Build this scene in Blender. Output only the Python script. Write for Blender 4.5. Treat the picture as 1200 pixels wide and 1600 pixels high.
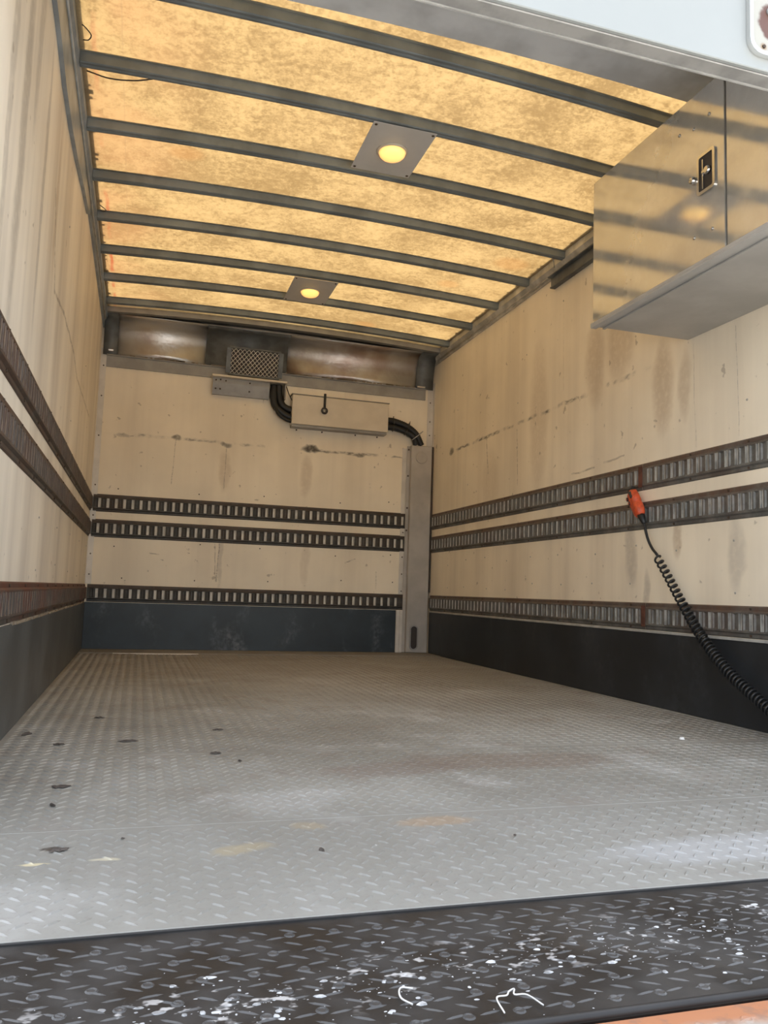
import bpy, bmesh, math, random
import numpy as np
from mathutils import Vector, Matrix
random.seed(7)
for o in list(bpy.data.objects): bpy.data.objects.remove(o)
S = bpy.context.scene
COL = S.collection
R = math.radians

# ------------------------------------------------------------------ camera
cam_d = bpy.data.cameras.new('camera'); cam = bpy.data.objects.new('camera', cam_d); COL.objects.link(cam)
cam_d.sensor_fit = 'VERTICAL'; cam_d.sensor_height = 24.0; cam_d.lens = 1257.9 / 1600 * 24.0
rx = Vector((0.95589, -0.291842, 0.033193)); ry = Vector((0.061063, 0.086911, -0.994343)); rz = Vector((0.287306, 0.952510, 0.100898))
m = Matrix((rx, -ry, -rz)).transposed().to_4x4(); m.translation = Vector((0.3163, -1.0401, 0.4084))
cam.matrix_world = m
cam_d.clip_start = 0.02
S.camera = cam
# ------------------------------------------------------------------ sky, sun, exposure
w = bpy.data.worlds.new('world'); S.world = w; w.use_nodes = True
wn = w.node_tree; bg = wn.nodes['Background']
sky = wn.nodes.new('ShaderNodeTexSky'); sky.sky_type = 'NISHITA'; sky.sun_disc = False
SUN_EL, SUN_AZ = 60.0, 8.0
sky.sun_elevation = R(SUN_EL); sky.sun_rotation = R(SUN_AZ); sky.air_density = 1.2; sky.dust_density = 3.0; sky.ozone_density = 1.0
hz = wn.nodes.new('ShaderNodeHueSaturation'); hz.inputs['Saturation'].default_value = 0.33   # bright hazy sky
wn.links.new(sky.outputs[0], hz.inputs['Color']); wn.links.new(hz.outputs[0], bg.inputs[0]); bg.inputs[1].default_value = 0.36
sd = bpy.data.lights.new('sun', 'SUN'); sd.energy = 4.6; sd.angle = R(0.6); sd.color = (1.0, 0.96, 0.9)
so = bpy.data.objects.new('sun', sd); COL.objects.link(so)
sv = Vector((math.sin(R(SUN_AZ)) * math.cos(R(SUN_EL)), math.cos(R(SUN_AZ)) * math.cos(R(SUN_EL)), math.sin(R(SUN_EL))))
so.rotation_euler = sv.to_track_quat('Z', 'Y').to_euler(); so.location = (1, 2, 8)
S.view_settings.view_transform = 'Standard'; S.view_settings.look = 'None'
S.view_settings.gamma = 1.0; S.view_settings.use_curve_mapping = False
S.view_settings.exposure = 0.92
S.cycles.use_denoising = True
try: S.cycles.denoiser = 'OPENIMAGEDENOISE'
except Exception: pass
S.cycles.max_bounces = 12; S.cycles.diffuse_bounces = 8; S.cycles.glossy_bounces = 4; S.cycles.transmission_bounces = 6
S.cycles.sample_clamp_indirect = 8.0

W, L, H = 2.30, 4.381, 2.152
ARCH = 0.033
def arch(x): return ARCH * (1 - ((x - W / 2) / (W / 2)) ** 2)

# ------------------------------------------------------------------ node helper
class NT:
    def __init__(s, name):
        s.m = bpy.data.materials.new(name); s.m.use_nodes = True; s.t = s.m.node_tree; s.n = s.t.nodes
        s.b = s.n['Principled BSDF']; s.out = s.n['Material Output']; s._pos = None
    def set(s, sock, v):
        if hasattr(v, 'is_linked') or isinstance(v, bpy.types.NodeSocket): s.t.links.new(v, sock)
        else:
            if isinstance(v, tuple) and len(v) == 3 and sock.type == 'RGBA': v = v + (1,)
            sock.default_value = v
    def pos(s):
        if s._pos is None:
            g = s.n.new('ShaderNodeNewGeometry'); x = s.n.new('ShaderNodeSeparateXYZ'); s.t.links.new(g.outputs['Position'], x.inputs[0])
            s._pos = (g.outputs['Position'], x.outputs[0], x.outputs[1], x.outputs[2])
        return s._pos
    def mt(s, op, a, b=0.0, clamp=False):
        n = s.n.new('ShaderNodeMath'); n.operation = op; n.use_clamp = clamp
        s.set(n.inputs[0], a); s.set(n.inputs[1], b); return n.outputs[0]
    def add(s, a, b): return s.mt('ADD', a, b)
    def sub(s, a, b): return s.mt('SUBTRACT', a, b)
    def mul(s, a, b): return s.mt('MULTIPLY', a, b)
    def mx(s, a, b): return s.mt('MAXIMUM', a, b)
    def ramp(s, v, a, b, c=0.0, d=1.0):
        n = s.n.new('ShaderNodeMapRange'); n.interpolation_type = 'SMOOTHSTEP'
        s.set(n.inputs[0], v); n.inputs[1].default_value = a; n.inputs[2].default_value = b; n.inputs[3].default_value = c; n.inputs[4].default_value = d
        return n.outputs[0]
    def noise(s, scale, detail=3.0, rough=0.55, stretch=(1, 1, 1), off=(0, 0, 0)):
        mp = s.n.new('ShaderNodeMapping'); s.t.links.new(s.pos()[0], mp.inputs[0])
        mp.inputs['Scale'].default_value = stretch; mp.inputs['Location'].default_value = off
        n = s.n.new('ShaderNodeTexNoise'); n.inputs['Scale'].default_value = scale; n.inputs['Detail'].default_value = detail; n.inputs['Roughness'].default_value = rough
        s.t.links.new(mp.outputs[0], n.inputs['Vector']); return n.outputs[0]
    def mix(s, f, a, b):
        n = s.n.new('ShaderNodeMix'); n.data_type = 'RGBA'; s.set(n.inputs[0], f); s.set(n.inputs[6], a); s.set(n.inputs[7], b); return n.outputs[2]
    def bump(s, h, strength=0.3, dist=0.002):
        n = s.n.new('ShaderNodeBump'); n.inputs['Strength'].default_value = strength; n.inputs['Distance'].default_value = dist
        s.set(n.inputs['Height'], h); s.t.links.new(n.outputs[0], s.b.inputs['Normal'])
    def ell(s, u, v, cu, cv, ru, rv, soft=0.6):
        a = s.mul(s.sub(u, cu), 1.0 / ru); b = s.mul(s.sub(v, cv), 1.0 / rv)
        d = s.add(s.mul(a, a), s.mul(b, b)); return s.ramp(d, 1.0, 1.0 - soft, 0, 1)
    def seg(s, u, v, p, q, wd):
        dx, dy = q[0] - p[0], q[1] - p[1]; l2 = dx * dx + dy * dy
        a = s.sub(u, p[0]); b = s.sub(v, p[1])
        t = s.mt('MULTIPLY', s.add(s.mul(a, dx), s.mul(b, dy)), 1 / l2, True)
        ex = s.sub(a, s.mul(t, dx)); ey = s.sub(b, s.mul(t, dy))
        return s.ramp(s.add(s.mul(ex, ex), s.mul(ey, ey)), wd * wd, 0, 0, 1)
    def fin(s, col=None, rough=None, metal=None, spec=None):
        if col is not None: s.set(s.b.inputs['Base Color'], col)
        if rough is not None: s.set(s.b.inputs['Roughness'], rough)
        if metal is not None: s.set(s.b.inputs['Metallic'], metal)
        if spec is not None: s.set(s.b.inputs['Specular IOR Level'], spec)
        return s.m

def plain(name, col, rough=0.5, metal=0.0, var=0.25, scale=14.0, bump=0.0, col2=None):
    n = NT(name); k = n.noise(scale, 4.0)
    dark = col2 or tuple(c * (1 - var) for c in col)
    c = n.mix(n.ramp(k, 0.35, 0.65), dark, col)
    if bump: n.bump(n.noise(scale * 12, 2.0), bump, 0.001)
    return n.fin(c, rough, metal)

# ---- wall liner
def wall_mat(name, axis, base, streak, stains, lines, grime=0.5, sc=(0.40, 0.31, 0.22)):
    n = NT(name); P, X, Y, Z = n.pos(); U = X if axis == 'x' else Y
    n1 = n.noise(2.2, 4.0); n2 = n.noise(40, 3.0); wob = n.sub(n.noise(7, 4.0), 0.5)
    st = (3.2, 3.2, 0.16)
    vs = n.noise(1.0 if axis == 'y' else 1.0, 4.0, 0.6, st)
    vs2 = n.noise(2.6, 4.0, 0.6, st, (3, 1, 5))
    c = n.mix(n.ramp(n1, 0.3, 0.7), tuple(b * 0.90 for b in base), base)
    c = n.mix(n.mul(n.ramp(vs, 0.40, 0.80), streak), c, sc)
    c = n.mix(n.mul(n.ramp(vs2, 0.45, 0.85), streak * 0.6), c, (0.36, 0.31, 0.26))
    uu = n.add(U, n.mul(wob, 0.06)); zz = n.add(Z, n.mul(wob, 0.10))
    for (cu, cv, ru, rv, k, scol) in stains:
        c = n.mix(n.mul(n.mul(n.ell(uu, zz, cu, cv, ru, rv, 0.9), k), n.ramp(n2, 0.2, 0.6, 0.6, 1)), c, scol)
    # the scuffed line that cargo rubbed into all three walls
    z2 = n.add(Z, n.mul(wob, 0.035))
    band = n.ramp(n.mt('ABSOLUTE', n.sub(z2, 1.381)), 0.016, 0.001, 0, 1)
    brk = n.ramp(n.noise(5, 3, 0.6, (1, 1, 0.2)), 0.42, 0.6)
    spk = n.ramp(n.noise(60, 3, 0.6, (0.35, 0.35, 1)), 0.42, 0.58)
    lim = None
    for (a, b) in lines['span']:
        q = n.mul(n.ramp(U, a - 0.05, a + 0.05), n.ramp(U, b + 0.05, b - 0.05)); lim = q if lim is None else n.mx(lim, q)
    g = n.mul(n.mul(n.mul(band, brk), n.add(n.mul(spk, 0.75), 0.25)), lim)
    c = n.mix(n.mul(g, grime), c, (0.075, 0.065, 0.05))
    for (p, q, wd, k) in lines['segs']:
        c = n.mix(n.mul(n.seg(n.add(U, n.mul(wob, 0.02)), n.add(Z, n.mul(wob, 0.02)), p, q, wd), n.mul(n.ramp(spk, 0.0, 1.0, 0.35, 1.0), k)), c, (0.13, 0.10, 0.075))
    sp = n.ramp(n.noise(22, 2, 0.5, (1, 1, 1), (9, 2, 4)), 0.70, 0.76)
    c = n.mix(n.mul(sp, 0.45), c, (0.2, 0.15, 0.1))
    n.bump(n.add(n.noise(3.0, 3.0), n.mul(n2, 0.05)), 0.25, 0.008)
    return n.fin(c, 0.5, 0.0, 0.35)
BR = (0.36, 0.24, 0.13); GY = (0.3, 0.27, 0.23); BK = (0.06, 0.055, 0.045)
WB = (0.96, 0.865, 0.70)
M = {}
M['wall_r'] = wall_mat('liner_right', 'y', WB, 0.30,
    [(2.2, 1.52, 0.10, 0.26, 0.38, BR), (2.0, 1.56, 0.13, 0.22, 0.38, BR), (1.69, 1.28, 0.09, 0.24, 0.42, BR), (1.55, 1.25, 0.05, 0.17, 0.35, BR),
     (1.91, 0.61, 0.055, 0.15, 0.45, GY), (1.80, 0.45, 0.025, 0.11, 0.45, GY), (1.28, 0.58, 0.05, 0.16, 0.35, GY), (1.6, 0.66, 0.035, 0.1, 0.45, BR),
     (2.75, 1.36, 0.12, 0.5, 0.28, BR), (4.0, 1.39, 0.05, 0.035, 0.8, BK), (3.35, 1.1, 0.14, 0.25, 0.2, BR)],
    dict(span=[(1.8, 3.9)], segs=[((3.42, 1.37), (3.39, 1.15), 0.004, 0.8), ((3.005, 1.35), (2.99, 1.03), 0.0035, 0.7), ((2.40, 1.015), (2.2, 1.02), 0.006, 0.5), ((2.12, 1.03), (1.96, 1.038), 0.006, 0.4), ((2.5, 1.9), (2.49, 1.45), 0.002, 0.3),
                                 ((1.50, 1.4), (1.49, 1.0), 0.002, 0.4), ((1.27, 1.4), (1.26, 1.0), 0.002, 0.4)]), 0.85)
M['wall_l'] = wall_mat('liner_left', 'y', (0.92, 0.84, 0.71), 0.55,
    [(0.9, 1.5, 0.06, 0.7, 0.55, GY), (1.28, 1.5, 0.035, 0.5, 0.5, GY), (0.72, 1.5, 0.04, 0.8, 0.5, GY), (1.05, 1.8, 0.05, 0.35, 0.45, GY), (1.6, 1.6, 0.03, 0.3, 0.4, BR)],
    dict(span=[(3.0, 3.2)], segs=[((1.55, 1.62), (1.705, 1.351), 0.010, 0.7), ((1.705, 1.351), (2.035, 1.386), 0.010, 0.6), ((2.035, 1.386), (2.51, 1.376), 0.011, 0.6), ((2.51, 1.376), (2.75, 1.326), 0.011, 0.6), ((2.75, 1.326), (3.7, 1.34), 0.009, 0.5)]), 0.4, (0.33, 0.27, 0.21))
M['wall_f'] = wall_mat('liner_front', 'x', WB, 0.22,
    [(0.501, 1.382, 0.04, 0.025, 0.8, BK), (0.835, 1.377, 0.05, 0.02, 0.7, BK), (1.405, 1.384, 0.075, 0.028, 0.95, BK), (1.75, 1.368, 0.05, 0.02, 0.8, BK), (2.03, 1.37, 0.05, 0.012, 0.6, BK), (0.17, 1.375, 0.06, 0.02, 0.5, GY),
     (1.38, 1.2, 0.05, 0.17, 0.3, BR), (0.83, 1.2, 0.05, 0.17, 0.3, BR), (1.4, 0.6, 0.04, 0.2, 0.18, BR), (0.83, 0.6, 0.02, 0.24, 0.35, GY)],
    dict(span=[(0.1, 2.1)], segs=[((0.5, 1.37), (0.49, 1.08), 0.004, 0.45), ((0.835, 1.37), (0.83, 1.07), 0.004, 0.4), ((0.82, 0.70), (0.81, 0.45), 0.005, 0.6), ((0.79, 0.70), (0.805, 0.45), 0.004, 0.45), ((1.91, 0.56), (1.91, 0.44), 0.003, 0.5), ((1.68, 0.61), (1.75, 0.64), 0.006, 0.5), ((0.38, 0.62), (0.44, 0.615), 0.005, 0.5)]), 0.8)
# ---- translucent roof skin
n = NT('translucent_roof_skin'); P, X, Y, Z = n.pos()
k1 = n.noise(3.2, 5.0, 0.65); k2 = n.noise(40, 5.0, 0.75); k3 = n.noise(110, 2.0)
k = n.add(n.mul(k1, 0.40), n.add(n.mul(k2, 0.42), n.mul(k3, 0.18)))
c = n.mix(n.ramp(k, 0.41, 0.59), (0.150, 0.092, 0.034), (0.285, 0.188, 0.076))
edge = n.mul(n.ramp(X, 0.55, 0.12), n.ramp(n.noise(2.2, 4), 0.35, 0.65))
c = n.mix(n.mul(edge, 0.4), c, (0.26, 0.12, 0.05))
wv = n.add(X, n.mul(n.sub(n.noise(6, 3), 0.5), 0.03))
red = n.mul(n.mul(n.ramp(n.mt('ABSOLUTE', n.sub(wv, 0.075)), 0.013, 0.002), n.ramp(n.noise(3.0, 3, 0.5, (0.1, 1, 1)), 0.42, 0.56)), n.ramp(Y, 1.6, 3.6, 0.35, 1.0))
c = n.mix(n.mul(red, 0.8), c, (0.22, 0.04, 0.015))
for (ex, ey, rr) in ((1.65, 3.98, 0.10), (0.4, 2.2, 0.09), (2.1, 2.7, 0.12), (1.9, 3.1, 0.08)):
    c = n.mix(n.mul(n.ell(X, Y, ex, ey, rr, rr * 0.8, 0.9), 0.35), c, (0.25, 0.11, 0.03))
seam = n.ramp(n.mt('ABSOLUTE', n.sub(X, 0.163)), 0.003, 0.001)
c = n.mix(n.mul(seam, 0.35), c, (0.18, 0.11, 0.05))
# fine fibre ribs near the seam
tr = n.n.new('ShaderNodeBsdfTranslucent'); n.set(tr.inputs[0], c)
df = n.n.new('ShaderNodeBsdfDiffuse'); n.set(df.inputs[0], n.mix(0.8, c, (0.62, 0.50, 0.34)))
ms = n.n.new('ShaderNodeMixShader'); ms.inputs[0].default_value = 0.42
n.t.links.new(tr.outputs[0], ms.inputs[1]); n.t.links.new(df.outputs[0], ms.inputs[2]); n.t.links.new(ms.outputs[0], n.out.inputs[0])
M['roof'] = n.m
# ---- floor tread plate
def floor_mat(name, lug):
    n = NT(name); P, X, Y, Z = n.pos()
    a = n.noise(1.3, 5, 0.6); b = n.noise(7, 5, 0.65); f = n.noise(90, 3)
    base = n.mix(n.ramp(a, 0.35, 0.65), (0.255, 0.25, 0.225), (0.365, 0.365, 0.34))
    base = n.mix(n.mul(n.ramp(b, 0.5, 0.72), 0.5), base, (0.24, 0.20, 0.165))
    base = n.mix(n.mul(n.ramp(n.noise(3.1, 4, 0.6, (1, 1, 1), (4, 4, 4)), 0.55, 0.7), 0.45), base, (0.52, 0.52, 0.51))
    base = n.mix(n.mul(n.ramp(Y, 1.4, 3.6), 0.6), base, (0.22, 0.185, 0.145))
    base = n.mix(n.mul(n.ramp(Y, 0.75, 0.30), 0.5), base, (0.235, 0.235, 0.22))  # deck colour lowered near the opening to offset the strong sky light
    base = n.mix(n.mul(n.ramp(f, 0.5, 0.7), 0.25), base, (0.2, 0.18, 0.16))
    # brown spill, rust blooms
    w1 = n.add(X, n.mul(n.sub(b, 0.5), 0.12)); w2 = n.add(Y, n.mul(n.sub(a, 0.5), 0.2))
    for (cx, cy, rx_, ry_, kk, cc) in ((0.86, 0.38, 0.10, 0.035, 0.45, (0.42, 0.28, 0.16)), (1.25, 0.85, 0.35, 0.12, 0.5, (0.2, 0.15, 0.12)), (0.94, 0.80, 0.22, 0.08, 0.5, (0.2, 0.16, 0.14)), (0.5, 0.27, 0.06, 0.03, 0.4, (0.45, 0.36, 0.2)), (0.226, 0.325, 0.022, 0.014, 0.9, (0.04, 0.033, 0.03)),
                                       (0.63, 0.38, 0.05, 0.03, 0.35, (0.42, 0.32, 0.18)), (0.19, 0.255, 0.03, 0.008, 0.8, (0.62, 0.55, 0.36)), (0.30, 0.26, 0.03, 0.01, 0.6, (0.6, 0.55, 0.4)), (1.3, 0.15, 0.3, 0.08, 0.4, (0.5, 0.52, 0.55))):
        base = n.mix(n.mul(n.mul(n.ell(w1, w2, cx, cy, rx_, ry_, 0.8), n.ramp(f, 0.2, 0.5, 0.6, 1)), kk), base, cc)
    wh = n.ramp(n.noise(16, 4, 0.6, (1, 1, 1), (7, 3, 1)), 0.72, 0.76)
    base = n.mix(n.mul(wh, 0.6), base, (0.7, 0.7, 0.68))
    if lug: base = n.mix(0.10, base, (0.12, 0.12, 0.12))  # lugs mixed darker, painting in the shade of their steep sides
    n.bump(f, 0.25, 0.001)
    return n.fin(base, n.ramp(b, 0.3, 0.7, 0.50, 0.68) if not lug else 0.30, 0.0, 0.6)
M['floor'] = floor_mat('worn_tread_plate', False); M['lug'] = floor_mat('worn_shaded_lug', True)
def sill_mat(name, lug):
    n = NT(name); P, X, Y, Z = n.pos()
    b = n.noise(9, 5, 0.6); f = n.noise(70, 4)
    c = n.mix(n.ramp(b, 0.4, 0.7), (0.018, 0.017, 0.017), (0.040, 0.038, 0.037))
    right = n.ramp(X, 0.45, 1.1)
    c = n.mix(n.mul(right, n.ramp(n.noise(6, 4, 0.6, (1, 1, 1), (2, 2, 2)), 0.45, 0.7)), c, (0.06, 0.058, 0.056))
    wy = n.mul(n.ramp(n.mt('ABSOLUTE', n.sub(Y, n.sub(-0.19, n.mul(n.sub(X, 0.4), -0.13)))), 0.075, 0.01), n.ramp(n.noise(45, 3, 0.6, (0.7, 1, 1)), 0.60, 0.68))
    c = n.mix(n.mul(wy, 0.8), c, (0.55, 0.55, 0.55))
    if lug: c = n.mix(0.10, c, (0.40, 0.42, 0.44))  # lugs mixed paler, painting in their glossy streaks
    n.bump(f, 0.35, 0.001)
    return n.fin(c, 0.42 if lug else n.ramp(b, 0.3, 0.7, 0.4, 0.65), 0.1, 0.5)
M['sill'] = sill_mat('black_tread_plate', False); M['sill_lug'] = sill_mat('black_tread_lug', True)
n = NT('rusty_lift_plate'); P, X, Y, Z = n.pos()
b = n.noise(12, 5, 0.65)
c = n.mix(n.ramp(n.add(Y, n.mul(n.sub(b, 0.5), 0.05)), -0.345, -0.32), (0.36, 0.32, 0.28), (0.40, 0.17, 0.08))
c = n.mix(n.mul(n.ramp(n.noise(50, 4), 0.5, 0.65), 0.4), c, (0.16, 0.12, 0.10))
M['lift'] = n.fin(c, 0.7, 0.0)
# ---- kick plates
def kick_mat(name, col, smear):
    n = NT(name); P, X, Y, Z = n.pos()
    c = n.mix(n.ramp(n.noise(3, 5, 0.6), 0.35, 0.7), tuple(q * 0.75 for q in col), tuple(q * 1.3 for q in col))
    sm = n.mul(n.ramp(n.noise(4.5, 4, 0.6, (1, 1, 0.6), (2, 0, 7)), 0.50, 0.72), n.ramp(n.noise(35, 4, 0.6), 0.3, 0.7))
    c = n.mix(n.mul(sm, smear), c, (0.22, 0.24, 0.26))
    return n.fin(c, 0.42, 0.0, 0.5)
M['kick_f'] = kick_mat('kick_plate_front', (0.019, 0.029, 0.038), 0.6)
M['kick_r'] = kick_mat('kick_plate_right', (0.022, 0.026, 0.031), 0.12)
M['kick_l'] = kick_mat('kick_plate_left', (0.085, 0.090, 0.090), 0.2)
# ---- cargo rails
def rail_mat(name, zt, grey, rust, amt):
    n = NT(name); P, X, Y, Z = n.pos()
    k = n.noise(11, 5, 0.7); v = n.noise(7, 4, 0.6, (6, 6, 0.6))
    c = n.mix(n.ramp(k, 0.4, 0.65), tuple(g * 0.6 for g in grey), grey)
    r = n.add(n.mul(n.ramp(n.noise(5, 5, 0.7), 0.42, 0.62), amt), n.mul(n.ramp(Z, zt - 0.035, zt - 0.01), 0.75 * n_amt(amt)))
    c = n.mix(n.mt('MULTIPLY', r, n.ramp(v, 0.3, 0.6, 0.6, 1), True), c, rust)
    n.bump(k, 0.4, 0.002)
    return n.fin(c, 0.55, 0.35, 0.5)
def n_amt(a): return min(1.0, 0.5 + a * 0.5)
RUST = (0.125, 0.062, 0.036)
ZT = {1: 0.982, 2: 0.8213, 3: 0.4076}; ZB = {1: 0.8697, 2: 0.7069, 3: 0.2988}
for side, g, ru, am in (('r', (0.20, 0.20, 0.19), (0.15, 0.08, 0.05), 0.3), ('f', (0.085, 0.082, 0.075), (0.09, 0.058, 0.04), 0.4), ('l', (0.13, 0.112, 0.10), (0.105, 0.062, 0.045), 0.85)):
    for i in (1, 2, 3):
        rr = (0.13, 0.045, 0.028) if (side == 'l' and i == 3) else ru
        M['rail_%s%d' % (side, i)] = rail_mat('cargo_rail_%s_%d' % (side, i), ZT[i], g, rr, 1.0 if (side == 'l' and i == 3) else am)
M['lip'] = plain('bare_slot_edge', (0.70, 0.69, 0.65), 0.4, 0.5, 0.4, 20)
M['lip_f'] = plain('bare_slot_edge_front', (0.80, 0.76, 0.68), 0.5, 0.1, 0.25, 20)
M['lip_l'] = plain('rusty_slot_edge', (0.22, 0.16, 0.12), 0.5, 0.3, 0.5, 20)
# ---- metals, plastics
M['bow'] = plain('roof_bow_paint', (0.22, 0.25, 0.26), 0.5, 0.2, 0.3, 6)
M['bowtop'] = plain('roof_bow_flange', (0.30, 0.29, 0.24), 0.6, 0.1, 0.3, 6)
M['cove'] = plain('aluminium_cove', (0.66, 0.64, 0.58), 0.42, 0.2, 0.4, 9)
M['cove_l'] = plain('cove_left_paint', (0.38, 0.44, 0.50), 0.45, 0.4, 0.25, 9)
M['bead'] = plain('pale_bead', (0.5, 0.5, 0.48), 0.5, 0.1)
M['dark'] = plain('dark_bracket_steel', (0.17, 0.18, 0.18), 0.55, 0.3, 0.35, 12)
M['ceil'] = plain('grey_ceiling_panel', (0.70, 0.74, 0.78), 0.55, 0.1, 0.3, 4)
M['ceil2'] = plain('grey_header_edge', (0.42, 0.42, 0.41), 0.5, 0.3, 0.25, 12)
M['white'] = plain('white_body_paint', (0.34, 0.365, 0.365), 0.3, 0.0, 0.03, 3)
M['trimw'] = plain('pale_corner_trim', (0.72, 0.68, 0.62), 0.45, 0.1, 0.12, 12)
M['flange'] = plain('grey_flange', (0.36, 0.35, 0.33), 0.5, 0.3, 0.2, 8)
M['screw'] = plain('rusty_screw', (0.10, 0.07, 0.05), 0.5, 0.5)
M['screwb'] = plain('bright_screw', (0.55, 0.53, 0.5), 0.3, 0.8)
M['black'] = plain('black_rubber', (0.018, 0.019, 0.02), 0.42, 0.0, 0.3)
M['hose'] = plain('black_corrugated_hose', (0.014, 0.016, 0.018), 0.5)
M['orange'] = plain('orange_plastic', (0.72, 0.105, 0.035), 0.45, 0.0, 0.35, 60, 0.2)
M['grime'] = plain('grimy_black_plastic', (0.05, 0.04, 0.035), 0.6)
M['plate'] = plain('lamp_plate_paint', (0.62, 0.61, 0.59), 0.5, 0.1, 0.06, 9)
M['cover'] = plain('column_cover_paint', (0.50, 0.47, 0.43), 0.5, 0.1, 0.2, 5)
M['box'] = plain('conduit_box_face', (0.70, 0.63, 0.52), 0.4, 0.15, 0.08, 9)
M['debris'] = plain('dark_bark', (0.095, 0.08, 0.07), 0.9)
M['thread'] = plain('white_thread', (0.85, 0.85, 0.83), 0.8)
M['jrust'] = plain('joint_rust', (0.15, 0.055, 0.035), 0.8, 0.0, 0.5, 30)
M['grille'] = plain('bare_expanded_metal', (0.92, 0.88, 0.80), 0.45, 0.3)
M['seal'] = plain('grey_rubber_strip', (0.022, 0.022, 0.023), 0.5)
M['dirt'] = plain('dried_mud_bead', (0.33, 0.27, 0.2), 0.9)
M['ply'] = plain('under_liner', (0.3, 0.27, 0.22), 0.8)
M['underside'] = plain('cabinet_steel', (0.50, 0.50, 0.49), 0.5, 0.35, 0.15, 5)
n = NT('polished_cabinet_door'); P, X, Y, Z = n.pos()
s1 = n.noise(2.5, 5, 0.7, (1, 2, 1)); s2 = n.noise(9, 5, 0.7)
c = n.mix(n.ramp(s2, 0.4, 0.7), (0.64, 0.63, 0.60), (0.72, 0.71, 0.68))
n.bump(n.add(n.noise(2.5, 2.0), n.mul(s2, 0.06)), 0.10, 0.004)
M['door'] = n.fin(c, n.ramp(s2, 0.35, 0.7, 0.07, 0.14), 0.72)
n = NT('chrome'); M['chrome'] = n.fin((0.75, 0.74, 0.72), 0.18, 1.0)
n = NT('hammered_galvanized'); P, X, Y, Z = n.pos()
vo = n.n.new('ShaderNodeTexVoronoi'); vo.inputs['Scale'].default_value = 55; n.t.links.new(P, vo.inputs['Vector'])
n.bump(vo.outputs['Distance'], 0.22, 0.003)
c = n.mix(n.ramp(n.noise(2.2, 4), 0.45, 0.65), (0.78, 0.77, 0.75), (0.48, 0.38, 0.33))
tg = n.n.new('ShaderNodeTangent'); tg.direction_type = 'RADIAL'; tg.axis = 'X'; n.t.links.new(tg.outputs[0], n.b.inputs['Tangent'])
n.b.inputs['Anisotropic'].default_value = 0.85; n.b.inputs['Anisotropic Rotation'].default_value = 0.25
M['galv'] = n.fin(c, 0.42, 0.85)
n = NT('lamp_lens'); n.fin((0.9, 0.7, 0.4), 0.35)
lw = n.n.new('ShaderNodeLayerWeight'); lw.inputs[0].default_value = 0.35
n.set(n.b.inputs['Emission Color'], n.mix(n.ramp(lw.outputs['Facing'], 0.05, 0.7), (1.0, 0.60, 0.13), (0.8, 0.36, 0.10))); n.b.inputs['Emission Strength'].default_value = 0.78
M['lens'] = n.m
n = NT('rusted_marker_plate'); P, X, Y, Z = n.pos()
d = n.ell(X, Z, 1.70, 1.80, 0.062, 0.062, 0.75)
c = n.mix(n.ramp(n.add(d, n.mul(n.sub(n.noise(40, 4), 0.5), 1.0)), 0.2, 0.7), (0.42, 0.42, 0.38), (0.13, 0.065, 0.05))
c = n.mix(n.mul(n.ell(X, Z, 1.664, 1.734, 0.012, 0.012, 0.9), 0.7), c, (0.30, 0.18, 0.08))
M['marker'] = n.fin(c, 0.5)
n = NT('bounce_ground'); c = n.mix(n.noise(0.6, 5), (0.42, 0.40, 0.37), (0.52, 0.50, 0.46)); M['ground'] = n.fin(c, 0.9)

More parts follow.
